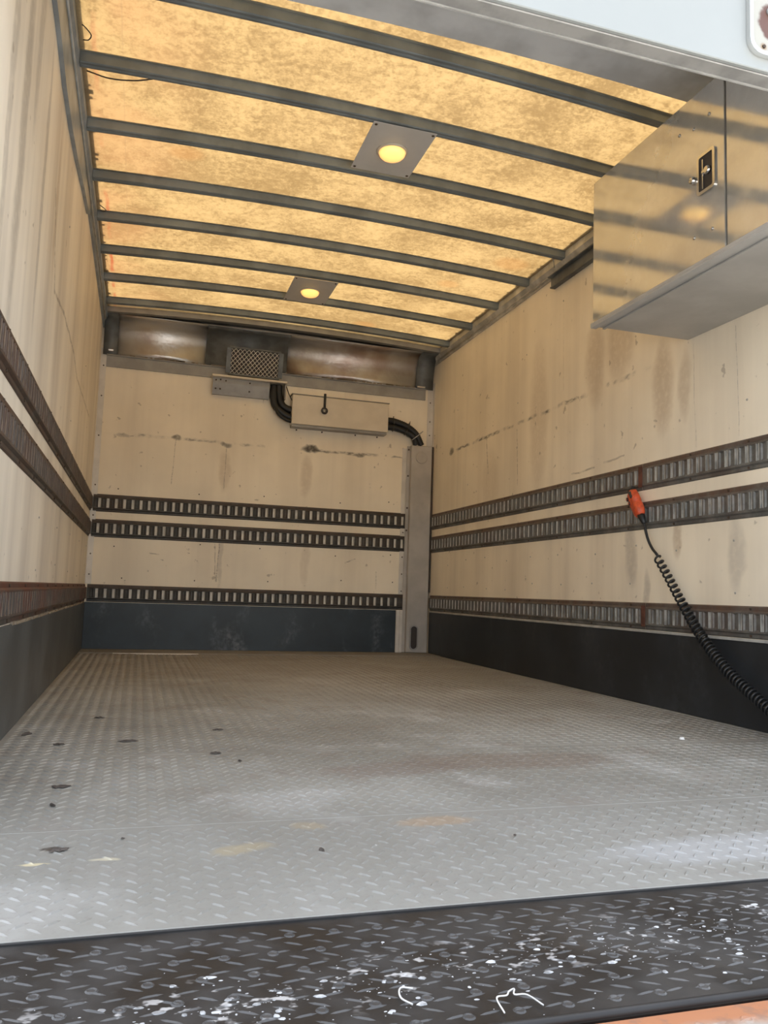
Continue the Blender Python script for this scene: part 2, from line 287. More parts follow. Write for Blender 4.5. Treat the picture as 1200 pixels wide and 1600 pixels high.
# ------------------------------------------------------------------ mesh helpers
class MB:
    def __init__(s): s.v = []; s.f = []; s.mi = []; s.sm = []
    def face(s, idx, mi=0, sm=False): s.f.append(idx); s.mi.append(mi); s.sm.append(sm)
    def quad(s, a, b, c, d, mi=0):
        k = len(s.v); s.v += [tuple(a), tuple(b), tuple(c), tuple(d)]; s.face((k, k + 1, k + 2, k + 3), mi)
    def box(s, x0, x1, y0, y1, z0, z1, bev=0.0, mi=0, mat=None):
        b = min(bev, 0.45 * min(abs(x1 - x0), abs(y1 - y0), abs(z1 - z0)))
        if b <= 0:
            p = [(x, y, z) for x in (x0, x1) for y in (y0, y1) for z in (z0, z1)]
            fs = [(0, 1, 3, 2), (4, 6, 7, 5), (0, 4, 5, 1), (2, 3, 7, 6), (0, 2, 6, 4), (1, 5, 7, 3)]
        else:
            p = []; ids = {}
            for i in (0, 1):
                for j in (0, 1):
                    for k_ in (0, 1):
                        c = [(x0, x1)[i], (y0, y1)[j], (z0, z1)[k_]]; d = [b if i == 0 else -b, b if j == 0 else -b, b if k_ == 0 else -b]
                        for ax in range(3):
                            q = [c[t] + (0 if t == ax else d[t]) for t in range(3)]; ids[(i, j, k_, ax)] = len(p); p.append(tuple(q))
            fs = []
            for ax in range(3):
                o1, o2 = [t for t in range(3) if t != ax]
                for sgn in (0, 1):
                    cyc = []
                    for (a, bb) in ((0, 0), (1, 0), (1, 1), (0, 1)):
                        key = [0, 0, 0]; key[ax] = sgn; key[o1] = a; key[o2] = bb; cyc.append(ids[(key[0], key[1], key[2], ax)])
                    fs.append(tuple(cyc))
                for a in (0, 1):
                    for bb in (0, 1):
                        e = []
                        for sg in (0, 1):
                            key = [0, 0, 0]; key[ax] = sg; key[o1] = a; key[o2] = bb; e.append((ids[tuple(key) + (o1,)], ids[tuple(key) + (o2,)]))
                        fs.append((e[0][0], e[0][1], e[1][1], e[1][0]))
            for i in (0, 1):
                for j in (0, 1):
                    for k_ in (0, 1): fs.append(tuple(ids[(i, j, k_, t)] for t in range(3)))
        if mat is not None: p = [tuple(mat @ Vector(q)) for q in p]
        k = len(s.v); s.v += p
        for f in fs: s.face(tuple(k + t for t in f), mi)
    def prism(s, pts, ax, a, b, mi=0):   # polygon pts extruded along axis ax from a to b
        n_ = len(pts); k = len(s.v)
        def mk(p, t):
            return {0: (t, p[0], p[1]), 1: (p[0], t, p[1]), 2: (p[0], p[1], t)}[ax]
        s.v += [mk(p, a) for p in pts] + [mk(p, b) for p in pts]
        s.face(tuple(range(k, k + n_)), mi); s.face(tuple(range(k + 2 * n_ - 1, k + n_ - 1, -1)), mi)
        for i in range(n_): j = (i + 1) % n_; s.face((k + i, k + j, k + n_ + j, k + n_ + i), mi)
    def tube(s, pts, r, seg=8, mi=0, caps=True, sm=True):
        pts = [Vector(p) for p in pts]; k0 = len(s.v); n_ = len(pts)
        t = (pts[1] - pts[0]).normalized(); up = Vector((0, 0, 1)) if abs(t.z) < 0.9 else Vector((1, 0, 0)); a = t.cross(up).normalized()
        for i, p in enumerate(pts):
            t = (pts[min(i + 1, n_ - 1)] - pts[max(i - 1, 0)]).normalized()
            a = (a - t * a.dot(t)).normalized(); b = t.cross(a); rr = r[i] if isinstance(r, (list, tuple)) else r
            for j in range(seg):
                an = 2 * math.pi * j / seg; s.v.append(tuple(p + a * math.cos(an) * rr + b * math.sin(an) * rr))
        for i in range(n_ - 1):
            for j in range(seg):
                q = (j + 1) % seg; s.face((k0 + i * seg + j, k0 + i * seg + q, k0 + (i + 1) * seg + q, k0 + (i + 1) * seg + j), mi, sm)
        if caps:
            s.face(tuple(range(k0 + seg - 1, k0 - 1, -1)), mi); s.face(tuple(range(k0 + (n_ - 1) * seg, k0 + n_ * seg)), mi)
    def cyl(s, p, q, r, seg=12, mi=0): s.tube([p, q], r, seg, mi, True, False)
    def lathe(s, c, axis, prof, seg=16, mi=0):   # prof: (radius, along)
        c = Vector(c); ax = Vector(axis).normalized(); up = Vector((0, 0, 1)) if abs(ax.z) < 0.9 else Vector((1, 0, 0))
        a = ax.cross(up).normalized(); b = ax.cross(a); k = len(s.v)
        for (r, h) in prof:
            for j in range(seg):
                t = 2 * math.pi * j / seg; s.v.append(tuple(c + ax * h + (a * math.cos(t) + b * math.sin(t)) * r))
        for i in range(len(prof) - 1):
            for j in range(seg):
                q = (j + 1) % seg; s.face((k + i * seg + j, k + i * seg + q, k + (i + 1) * seg + q, k + (i + 1) * seg + j), mi, True)
        s.face(tuple(range(k, k + seg)), mi); s.face(tuple(range(k + len(prof) * seg - 1, k + (len(prof) - 1) * seg - 1, -1)), mi, False)
    def mesh(s, name, mats):
        me = bpy.data.meshes.new(name); me.from_pydata(s.v, [], s.f)
        for x in (mats if isinstance(mats, (list, tuple)) else [mats]): me.materials.append(x)
        me.polygons.foreach_set('material_index', s.mi); me.polygons.foreach_set('use_smooth', s.sm)
        bm = bmesh.new(); bm.from_mesh(me); bmesh.ops.recalc_face_normals(bm, faces=bm.faces); bm.to_mesh(me); bm.free()
        return me
    def obj(s, name, mats, parent=None, kind=None, label=None):
        o = bpy.data.objects.new(name, s.mesh(name, mats)); COL.objects.link(o)
        if parent is not None:
            o.parent = parent; o.matrix_parent_inverse = Matrix.Translation(parent.location).inverted()
        if kind: o['kind'] = kind
        if label: o['label'] = label
        return o
def tag(o, label, cat, group=None, kind=None):
    o['label'] = label; o['category'] = cat
    if group: o['group'] = group
    if kind: o['kind'] = kind
    return o
def thing(name, label, cat, loc, group=None):
    o = bpy.data.objects.new(name, None); COL.objects.link(o); o.location = loc; o.empty_display_size = 0.1
    return tag(o, label, cat, group)
def struct(o, label=None, cat=None):
    o['kind'] = 'structure'
    if label: o['label'] = label
    if cat: o['category'] = cat
    return o
def rect_pts(x0, x1, z0, z1, r, seg=4):
    out = []
    for (cx, cz, a0) in ((x1 - r, z1 - r, 0), (x0 + r, z1 - r, 90), (x0 + r, z0 + r, 180), (x1 - r, z0 + r, 270)):
        for i in range(seg + 1):
            a = R(a0 + 90 * i / seg); out.append((cx + r * math.cos(a), cz + r * math.sin(a)))
    return out
def bez(pts, k=8):
    P = [Vector(p) for p in pts]; P = [2 * P[0] - P[1]] + P + [2 * P[-1] - P[-2]]; out = []
    for i in range(1, len(P) - 2):
        for j in range(k):
            t = j / k; a, b, c, d = P[i - 1:i + 3]
            out.append(0.5 * ((2 * b) + (c - a) * t + (2 * a - 5 * b + 4 * c - d) * t * t + (3 * b - a - 3 * c + d) * t ** 3))
    out.append(P[-2]); return out

# ================================================================== the setting
g = MB(); g.box(-40, 40, -40, 40, -1.35, -1.15); struct(g.obj('ground', M['ground']), 'unseen pale ground around the truck body, added to bounce daylight', 'ground')  # out of view, added so sunlit ground bounces light into the opening
YR = 0.43   # rear frame plane
TH = 0.05
# walls
def screws(pts, axis, parent, mat, r=0.0045, name='screw'):
    b = MB()
    for p in pts:
        b.lathe(p, axis, [(r, 0), (r, 0.001), (r * 0.6, 0.0025)], 7)
    o = b.obj(name, mat, parent, 'stuff'); return o
b = MB(); b.box(-TH, 0, YR, L + TH, -0.15, 2.30); wl = struct(b.obj('wall_left', M['wall_l']), 'left wall of stained cream liner panels', 'wall')
b = MB(); b.box(W, W + TH, YR, L + TH, -0.15, 2.30); wr = struct(b.obj('wall_right', M['wall_r']), 'right wall of cream liner panels with brown drips', 'wall')
b = MB(); b.box(0, W, L, L + TH, -0.15, 2.30); wf = struct(b.obj('wall_front', M['wall_f']), 'far bulkhead wall of cream liner with black scuff marks', 'wall')
rnd = random.Random(3)
pts = []
for z in (0.63, 0.47):
    y = 1.0
    while y < 4.2: pts.append((W, y + rnd.uniform(-.03, .03), z + rnd.uniform(-.02, .02))); y += 0.30
for p in ((2.9, 1.75), (2.5, 1.92), (3.4, 1.62), (1.22, 1.12), (2.15, 1.75), (3.7, 1.12), (3.0, 1.5), (3.9, 1.65)): pts.append((W, p[0], p[1]))
screws(pts, (-1, 0, 0), wr, M['screwb'])
pts = []
for z in (0.62, 0.46):
    for y in np.arange(1.75, 4.2, 0.61): pts.append((0, y + rnd.uniform(-.03, .03), z + rnd.uniform(-.02, .02)))
for y, z in ((2.6, 1.1), (3.2, 1.5), (2.0, 1.7)): pts.append((0, y, z))
screws(pts, (1, 0, 0), wl, M['screwb'], 0.0035)
pts = []
for z in (0.67, 0.47, 1.04): 
    for x in (0.18, 0.66, 1.13, 1.62, 2.03): pts.append((x + rnd.uniform(-.05, .05), L, z + rnd.uniform(-.02, .02)))
screws(pts, (0, -1, 0), wf, M['screw'])
# ceiling: translucent skin
b = MB(); NX = 24
xs = [W * i / NX for i in range(NX + 1)]; ys = [1.10 + (4.30 - 1.10) * i / 24 for i in range(25)]
for y in ys:
    for x in xs: b.v.append((x, y, H + arch(x)))
for j in range(24):
    for i in range(NX):
        a = j * (NX + 1) + i; b.face((a, a + 1, a + NX + 2, a + NX + 1), 0, True)
struct(b.obj('ceiling', M['roof']), 'translucent amber roof skin glowing with daylight', 'ceiling')
# opaque ceiling panel behind the rear frame
b = MB(); nseg = 12
poly = [(W * i / nseg, 2.122 + arch(W * i / nseg)) for i in range(nseg + 1)] + [(W * i / nseg, 2.30) for i in range(nseg, -1, -1)]
b.prism(poly, 1, YR + 0.04, 1.185)
o = b.obj('trim_1', M['ceil']); struct(o, 'grey opaque ceiling panel above the rear opening', 'ceiling panel')
# rear frame: header and posts
b = MB(); b.box(-0.06, W + 0.06, YR, YR + 0.012, 1.6765, 2.45, 0.002); hd = struct(b.obj('wall_rear', M['white']), 'white rear header face over the opening', 'header')
b = MB(); b.box(-0.04, W + 0.04, YR + 0.0125, YR + 0.052, 1.675, 1.6895, 0.002); b.obj('header_lip', M['ceil2'], hd)
b = MB(); b.box(-0.04, W + 0.04, YR + 0.012, YR + 0.045, 1.69, 2.30); b.obj('header_core', M['ceil2'], hd)
b = MB(); b.box(-0.02, W + 0.02, YR + 0.052, YR + 0.057, 1.673, 1.682); b.obj('lip_bead', M['bead'], hd)
for i, x in enumerate((-0.10, W + 0.02)):
    b = MB(); b.box(x, x + 0.08, YR - 0.01, YR + 0.06, -0.15, 2.45, 0.004); struct(b.obj('trim_%d' % (2 + i), M['white']), 'unseen white rear corner post on the %s, added to block light' % ('left', 'right')[i], 'post')  # posts stand out of view, included to block light beside the opening
# marker lamp recess on header
mk = thing('marker_lamp_housing', 'rust-ringed rounded lamp housing on the white rear header', 'lamp housing', (1.70, YR, 1.80), )
def ring(b, outer, inner, y0, y1):
    n_ = len(outer); k = len(b.v)
    for P_, y in ((outer, y0), (outer, y1), (inner, y1), (inner, y0)): b.v += [(p[0], y, p[1]) for p in P_]
    for a in range(4):
        c_ = (a + 1) % 4
        for i in range(n_): j = (i + 1) % n_; b.face((k + a * n_ + i, k + a * n_ + j, k + c_ * n_ + j, k + c_ * n_ + i), 0, False)
b = MB(); ring(b, rect_pts(1.617, 1.79, 1.706, 1.97, 0.035), rect_pts(1.627, 1.78, 1.716, 1.96, 0.028), YR - 0.0005, YR - 0.014); b.obj('bezel', M['chrome'], mk)
b = MB(); b.prism(rect_pts(1.629, 1.778, 1.718, 1.958, 0.027), 1, YR - 0.004, YR - 0.0005); b.obj('backing_plate', M['marker'], mk)
b = MB(); b.lathe((1.684, YR - 0.004, 1.826), (0, -1, 0), [(0.011, 0), (0.011, 0.004), (0.008, 0.008), (0.003, 0.010)], 16); b.obj('lens_boss', M['white'], mk)
b = MB(); b.lathe((1.664, YR - 0.004, 1.734), (0, -1, 0), [(0.005, 0), (0.004, 0.003)], 10); b.obj('screw', M['screw'], mk)

# floor
b = MB(); b.box(-TH, W + TH, 0.0, L, -0.15, -0.005); fl = struct(b.obj('floor', M['dark']), 'worn grey steel tread plate deck', 'floor')
def lugs(x0, x1, y0, y1, p, ln, wd, h, z=0.0, rings=None, fixed=None, drop=0.0):
    vs = []; fs = []; rr = np.random.RandomState(5)
    prof = [(-.5, 0), (-.28, .5), (.28, .5), (.5, 0), (.28, -.5), (-.28, -.5)]
    i = 0; k = 0
    ny = int((y1 - y0) / p); nx = int((x1 - x0) / p)
    for j in range(ny * 2):
        for q in range(nx + 1):
            t = j % 2
            cx = x0 + (q + 0.5 * t + 0.25) * p; cy = y0 + (j * 0.5 + 0.5) * p
            if cx > x1 - ln * .5 or cx < x0 + ln * .5 or cy > y1 - ln * .45 or cy < y0 + ln * .45: continue
            if drop and rr.rand() < drop: continue
            a = (R(45) if t else R(-45)) if fixed is None else fixed[t]
            ca, sa = math.cos(a), math.sin(a); hh = h * (0.75 + 0.4 * rr.rand())
            for (u, v) in prof: vs.append((cx + u * ln * ca - v * wd * sa, cy + u * ln * sa + v * wd * ca, z))
            for u in (-.22, .22): vs.append((cx + u * ln * ca, cy + u * ln * sa, z + hh))
            a0, a1, a2, a3, a4, a5, t0, t1 = range(k, k + 8)
            fs += [(a0, a1, t0), (a0, t0, a5), (a1, a2, t1, t0), (a2, a3, t1), (a3, a4, t1), (a4, a5, t0, t1)]
            k += 8
    if rings:
        for (cx, cy, r_, hh) in rings:
            sg = 10
            for rr_, zz in ((r_, 0), (r_ * .75, hh), (r_ * .5, hh * 0.3)):
                for t in range(sg): vs.append((cx + rr_ * math.cos(6.2832 * t / sg), cy + rr_ * math.sin(6.2832 * t / sg), z + zz))
            for a in range(2):
                for t in range(sg): u = (t + 1) % sg; fs.append((k + a * sg + t, k + a * sg + u, k + (a + 1) * sg + u, k + (a + 1) * sg + t))
            fs.append(tuple(k + 2 * sg + t for t in range(sg))); k += 3 * sg
    return vs, fs
def lug_obj(vs, fs, mat, parent, name='raised_tread'):
    me = bpy.data.meshes.new(name); me.from_pydata(vs, [], fs); me.materials.append(mat)
    o = bpy.data.objects.new(name, me); COL.objects.link(o); o.parent = parent; o.matrix_parent_inverse = Matrix.Translation(parent.location).inverted(); o['kind'] = 'stuff'; return o
for (y0, y1) in ((0.0, 0.43), (0.43, 1.04), (1.04, 2.45), (2.45, 4.09), (4.09, L)):
    b = MB(); g_ = 0.0006
    b.box(0.0 if y0 >= 0.43 else -0.05, W if y0 >= 0.43 else W + 0.05, y0 + g_, y1 - g_, -0.005, 0.0 if y0 < 4 else 0.004, 0.0008)
    o = b.obj('tread_plate', M['floor'], fl)
    if y0 < 4:
        vs, fs = lugs(0.0, W, y0 + 0.006, y1 - 0.006, 0.036, 0.027, 0.0046, 0.0019); lug_obj(vs, fs, M['lug'], o)
# black rear sill plate, slightly under the deck
dp = thing('sill_plate', 'black tread plate strip between grey deck and rusty platform', 'sill plate', (1.15, -0.14, -0.012))
b = MB(); b.box(-0.06, W + 0.06, -0.285, -0.001, -0.03, -0.004, 0.002); pl = b.obj('plate', M['sill'], dp)
rg = [(0.05 + 0.055 * i + (0.027 if j % 2 else 0), -0.265 + 0.045 * j, 0.007, 0.0012) for i in range(42) for j in range(6)]
vs, fs = lugs(-0.05, W + 0.05, -0.28, -0.006, 0.036, 0.025, 0.0040, 0.0013, -0.004, rg, (R(10), R(-30)))
lo = lug_obj(vs, fs, M['sill_lug'], dp)
b = MB(); b.box(-0.06, W + 0.06, -0.003, 0.0, -0.03, -0.001, 0.0008); b.obj('edge_strip', M['seal'], dp)
rl = thing('lift_platform', 'rusty orange and grey tail lift platform at lower right', 'platform', (1.15, -0.5, -0.03))
b = MB(); b.box(-0.06, W + 0.06, -0.80, -0.300, -0.05, -0.006, 0.002); b.obj('plate', M['lift'], rl)
b = MB(); b.tube([(-0.06, -0.293, -0.003), (W + 0.06, -0.293, -0.003)], 0.005, 8); b.obj('hinge_seal', M['seal'], rl, label='black rubber hinge seal')
rg = [(0.05 + 0.055 * i + (0.027 if j % 2 else 0), -0.33 - 0.045 * j, 0.007, 0.0012) for i in range(42) for j in range(8)]
vs, fs = lugs(-0.05, W + 0.05, -0.78, -0.306, 0.036, 0.025, 0.0040, 0.0013, -0.006, rg, (R(10), R(-30))); lug_obj(vs, fs, M['lift'], rl)

# kick plates
b = MB(); b.box(0, 0.006, YR + 0.05, L, 0.001, 0.296, 0.001); kl = struct(b.obj('baseboard_left', M['kick_l']), 'grey-black steel kick plate along the left wall', 'kick plate')
b = MB(); 
for i in range(60):
    y = 1.3 + i * 0.05; b.box(0.0, 0.006 + rnd.uniform(0, .004), y, y + 0.052, 0.292, 0.2985 + rnd.uniform(0, .004))
b.obj('mud_line', M['dirt'], kl, 'stuff')
b = MB(); b.box(W - 0.006, W, YR + 0.05, L - 0.046, 0.001, 0.288, 0.001); kr = struct(b.obj('baseboard_right', M['kick_r']), 'black steel kick plate along the right wall', 'kick plate')
b = MB(); b.box(W - 0.011, W, YR + 0.05, L - 0.046, 0.288, 0.2975, 0.001); b.obj('top_edge', M['bead'], kr, label='pale top edge strip')
b = MB(); b.box(0.006, 2.06, L - 0.006, L, 0.004, 0.296, 0.001); kf = struct(b.obj('baseboard_front', M['kick_f']), 'blue-black steel kick plate on the far wall', 'kick plate')
b = MB(); b.box(2.062, 2.105, L - 0.012, L, 0.004, 0.296, 0.001); b.box(2.085, 2.105, L - 0.02, L - 0.012, 0.004, 0.296, 0.001); b.obj('end_angle', M['trimw'], kf, label='pale vertical end angle')

# corner trims
tr_l = MB(); tr_l.box(0.0, 0.036, L - 0.004, L, 0.41, 1.935, 0.001); tr_l.box(0.0, 0.003, L - 0.03, L - 0.004, 0.41, 1.935, 0.0005)
o = struct(tr_l.obj('trim_4', M['trimw']), 'pale corner trim at the far left corner', 'trim')
screws([(0.02, L - 0.004, z) for z in (0.47, 0.60, 0.76, 0.845, 1.04, 1.36, 1.62, 1.82)], (0, -1, 0), o, M['screw'], 0.005)
tr_r = MB(); tr_r.box(2.255, W, L - 0.004, L, 1.47, 1.945, 0.001); tr_r.box(W - 0.003, W, L - 0.03, L - 0.004, 1.47, 1.945, 0.0005)
o = struct(tr_r.obj('trim_5', M['trimw']), 'pale corner trim at the far right corner above the column', 'trim')
screws([(2.275, L - 0.004, z) for z in (1.56, 1.66, 1.80, 1.90)], (0, -1, 0), o, M['screw'], 0.005)
tr_c = MB(); tr_c.box(2.075, 2.11, L - 0.004, L, 0.41, 1.45, 0.001); o = struct(tr_c.obj('trim_6', M['trimw']), 'pale screwed strip left of the grey corner column', 'trim')
screws([(2.095, L - 0.004, z) for z in (0.43, 0.55, 0.67, 0.845)], (0, -1, 0), o, M['screw'], 0.005)

# roof cove rails
def rail_prof(side):
    p = [(0, 2.072), (0.012, 2.072), (0.012, 2.098), (0.029, 2.118), (0.029, 2.160), (0.045, 2.163), (0.045, 2.168), (0, 2.20)]
    return p if side == 0 else [(W - x, z) for (x, z) in p]
for side, nm in ((0, 'left'), (1, 'right')):
    b = MB(); b.prism(rail_prof(side), 1, YR + 0.05, L); c_ = struct(b.obj('trim_%d' % (7 + side), M['cove_l'] if side == 0 else M['cove']), 'grey roof rail along the top of the %s wall' % nm, 'roof rail')
    sx = 0.019 if side == 0 else W - 0.019
    b = MB(); b.tube([(sx, YR + 0.06, 2.085), (sx, 2.6, 2.085), (sx, L - 0.15, 2.088)], 0.0045, 6); b.obj('wiring_bead', M['bead'] if side == 0 else M['cove'], c_, label='pale thin bead')
    b = MB()
    for i in range(26):   # ragged sealant and rivet heads sticking out of the rail edge
        y = 1.7 + rnd.random() * 2.4; s_ = 0.006 + rnd.random() * 0.008
        x0 = 0.045 if side == 0 else W - 0.045 - s_
        b.box(x0 - (0.002 if side == 0 else -0.002), x0 + s_, y, y + 0.008 + rnd.random() * 0.02, 2.160, 2.168, 0.001)
    b.obj('sealant_lump', M['bow'], c_, 'stuff')
# track plates (old roll-door tracks) below both rails near the opening
b = MB()
top = [(YR + 0.055, 2.0720), (2.60, 2.0720)]
low = [(2.62, 2.035), (2.31, 2.0), (2.0, 1.955), (1.74, 1.932), (1.5, 1.932), (1.3, 1.958), (1.0, 1.975), (YR + 0.055, 1.98)]
b.prism(top + low, 0, 0.0005, 0.014)
tag(b.obj('door_track', M['cove_l']), 'grey bent plate under the left roof rail near the opening', 'track plate')
b = MB(); b.box(W - 0.024, W - 0.0005, 1.535, 2.59, 2.012, 2.0715, 0.001); b.box(W - 0.045, W - 0.024, 1.535, 2.59, 2.0655, 2.0715, 0.001); b.box(W - 0.03, W - 0.024, 1.535, 2.59, 2.012, 2.020, 0.001)
tag(b.obj('door_track', M['dark']), 'dark channel under the right roof rail beside the cabinet', 'track plate')

# ---- roof bows
def bow_mesh():
    b = MB(); nseg = 22
    prof = [(-0.028, 0.0465, 1), (-0.019, 0.0465, 1), (-0.018, 0.015, 0), (-0.014, 0.012, 0), (-0.006, 0.012, 0), (0.0, 0.0150, 0), (0.006, 0.012, 0), (0.014, 0.012, 0), (0.018, 0.015, 0), (0.019, 0.0465, 1), (0.028, 0.0465, 1), (0.028, 0.049, 1), (-0.028, 0.049, 1)]
    k = len(prof)
    for i in range(nseg + 1):
        x = 0.030 + (W - 0.060) * i / nseg
        for (y, z, q) in prof: b.v.append((x - 0.03, y, z + 2.101 + arch(x)))
    for i in range(nseg):
        for j in range(k):
            q = (j + 1) % k
            mi = 1 if (j in (0, 9, 10, 11, 12)) else 0
            b.face((i * k + j, i * k + q, (i + 1) * k + q, (i + 1) * k + j), mi)
    b.face(tuple(range(k))); b.face(tuple(range(nseg * k + k - 1, nseg * k - 1, -1)))
    return b.mesh('roof_bow', [M['bow'], M['bowtop']])
bm_ = bow_mesh(); BY = [1.2654 + 0.3941 * j for j in range(8)]
names = ['nearest roof bow, next to the grey panel over the opening', 'second roof bow, at the near edge of the nearer lamp plate', 'third roof bow, at the far edge of the nearer lamp plate', 'fourth roof bow, first of the two between the lamp plates',
         'fifth roof bow, second of the two between the lamp plates', 'sixth roof bow, at the near edge of the farther lamp plate', 'seventh roof bow, at the far edge of the farther lamp plate', 'last thin grey roof bow before the far curved header']
for j, y in enumerate(BY):
    o = bpy.data.objects.new('roof_bow', bm_); COL.objects.link(o); o.location = (0.03, y, 0.0); o.rotation_euler.z = R((1.7, 1.15, 0.6, 0.2)[j] if j < 4 else 0)
    tag(o, names[j], 'roof bow', 'grey roof bows under the amber skin')
# ---- ceiling lamps on plates
def lamp(cy, ln, label):
    z = 2.113 + arch(1.17) - 0.0025
    t = thing('ceiling_light', label, 'ceiling light', (1.172, cy, z), 'ceiling lamps')
    b = MB(); b.box(1.047, 1.297, cy - ln / 2, cy + ln / 2, z - 0.002, z, 0.0008); b.obj('mounting_plate', M['plate'], t)
    b = MB(); b.lathe((1.172, cy, z - 0.002), (0, 0, -1), [(0.062, 0), (0.062, 0.003), (0.055, 0.006)], 28); b.obj('lamp_rim', M['box'], t)
    b = MB(); b.lathe((1.172, cy, z - 0.008), (0, 0, -1), [(0.053, 0), (0.050, 0.010), (0.042, 0.018), (0.028, 0.024), (0.012, 0.027), (0.003, 0.0275)], 28); b.obj('lamp_dome', M['lens'], t)
    for sx in (1.06, 1.285):
        for sy in (-1, 1):
            b = MB(); b.lathe((sx, cy + sy * (ln / 2 - 0.016), z - 0.002), (0, 0, -1), [(0.006, 0), (0.005, 0.002), (0.002, 0.003)], 10); b.obj('rivet', M['screw'], t)
lamp(1.848, 0.345, 'nearer glowing dome lamp on a grey square roof plate')
lamp(3.433, 0.372, 'farther glowing dome lamp on a grey square roof plate')

# ---- cargo rails (E-track)
PIT = 0.0508
def track(name, label, cat, side, zb, zt, segs, mats, lip, group):
    # local: u along the wall, n out of the wall, z up
    t = thing(name, label, cat, {'l': (0, segs[0][0], zb), 'r': (W, segs[0][0], zb), 'f': (segs[0][0], L, zb)}[side], group)
    def mp(u, n_, z):
        if side == 'l': return (n_, u, z)
        if side == 'r': return (W - n_, u, z)
        return (u, L - n_, z)
    h = zt - zb
    zr = [zb + 0.0, zb + 0.004, zb + 0.014, zb + 0.019, zb + h * 0.23, zb + h * 0.76, zb + h - 0.021, zb + h - 0.016, zb + h - 0.004, zt]
    nr = [0.0005, 0.0045, 0.0045, 0.013, 0.013, 0.013, 0.013, 0.0045, 0.0045, 0.0005]
    for (a, bnd) in segs:
        b = MB(); e = MB()
        for i in range(len(zr) - 1):
            if i == 4: continue
            b.quad(mp(a, nr[i], zr[i]), mp(bnd, nr[i], zr[i]), mp(bnd, nr[i + 1], zr[i + 1]), mp(a, nr[i + 1], zr[i + 1]))
        z0, z1 = zr[4], zr[5]; sw = 0.0060; nslots = int((bnd - a - 0.02) / PIT); st = a + (bnd - a - (nslots - 1) * PIT) / 2
        u = a
        for k in range(nslots):
            c_ = st + k * PIT
            # web between slots with a shallow dimple
            if c_ - sw - u > 0.02:
                m_ = (u + c_ - sw) / 2
                b.quad(mp(u, .013, z0), mp(m_ - .011, .013, z0), mp(m_ - .011, .013, z1), mp(u, .013, z1))
                b.quad(mp(m_ - .011, .013, z0), mp(m_ - .006, .0085, z0 + .004), mp(m_ - .006, .0085, z1 - .004), mp(m_ - .011, .013, z1))
                b.quad(mp(m_ - .006, .0085, z0 + .004), mp(m_ + .006, .0085, z0 + .004), mp(m_ + .006, .0085, z1 - .004), mp(m_ - .006, .0085, z1 - .004))
                b.quad(mp(m_ + .006, .0085, z0 + .004), mp(m_ + .011, .013, z0), mp(m_ + .011, .013, z1), mp(m_ + .006, .0085, z1 - .004))
                b.quad(mp(m_ - .011, .013, z0), mp(m_ + .011, .013, z0), mp(m_ + .006, .0085, z0 + .004), mp(m_ - .006, .0085, z0 + .004))
                b.quad(mp(m_ - .011, .013, z1), mp(m_ + .011, .013, z1), mp(m_ + .006, .0085, z1 - .004), mp(m_ - .006, .0085, z1 - .004))
                b.quad(mp(m_ + .011, .013, z0), mp(c_ - sw, .013, z0), mp(c_ - sw, .013, z1), mp(m_ + .011, .013, z1))
            else:
                b.quad(mp(u, .013, z0), mp(c_ - sw, .013, z0), mp(c_ - sw, .013, z1), mp(u, .013, z1))
            for s_ in (-1, 1):   # bare bent-in slot edges
                e.quad(mp(c_ + s_ * sw, .0135, z0), mp(c_ + s_ * sw, .0135, z1), mp(c_ + s_ * sw * .75, .003, z1), mp(c_ + s_ * sw * .75, .003, z0))
                e.quad(mp(c_ + s_ * sw, .0138, z0), mp(c_ + s_ * sw, .0138, z1), mp(c_ + s_ * (sw + .002), .0132, z1), mp(c_ + s_ * (sw + .002), .0132, z0))
            e.quad(mp(c_ - sw, .0022, z0), mp(c_ + sw, .0022, z0), mp(c_ + sw, .0022, z1), mp(c_ - sw, .0022, z1))
            u = c_ + sw
        b.quad(mp(u, .013, z0), mp(bnd, .013, z0), mp(bnd, .013, z1), mp(u, .013, z1))
        for uu in (a, bnd):
            b.quad(mp(uu, .0005, zr[2]), mp(uu, .013, zr[3]), mp(uu, .013, zr[6]), mp(uu, .0005, zr[7]))
        o = b.obj('rail_strip', mats, t); e.obj('slot_edge', lip, o, 'stuff')
    b = MB()
    for (a, bnd) in segs:
        u = a + 0.1
        while u < bnd:
            for zz in (zb + 0.009, zt - 0.010):
                b.lathe(mp(u, .0045, zz), Vector(mp(0, 1, 0)) - Vector(mp(0, 0, 0)), [(0.005, 0), (0.004, 0.003)], 8)
            u += 0.305
    b.obj('rivet', M['screw'], t, 'stuff')
    if side == 'r' and segs[0][1] > 1:
        b = MB(); yj = segs[0][1]; b.box(W - 0.0155, W - 0.0135, yj - 0.012, yj + 0.016, zb + 0.012, zt - 0.012, 0.001); b.obj('joint_plate', M['jrust'], t, label='rusty joint plate')
    return t
pos_w = {1: 'upper', 2: 'middle', 3: 'lowest'}
YJ = {1: 1.82, 2: 0.6, 3: 1.80}
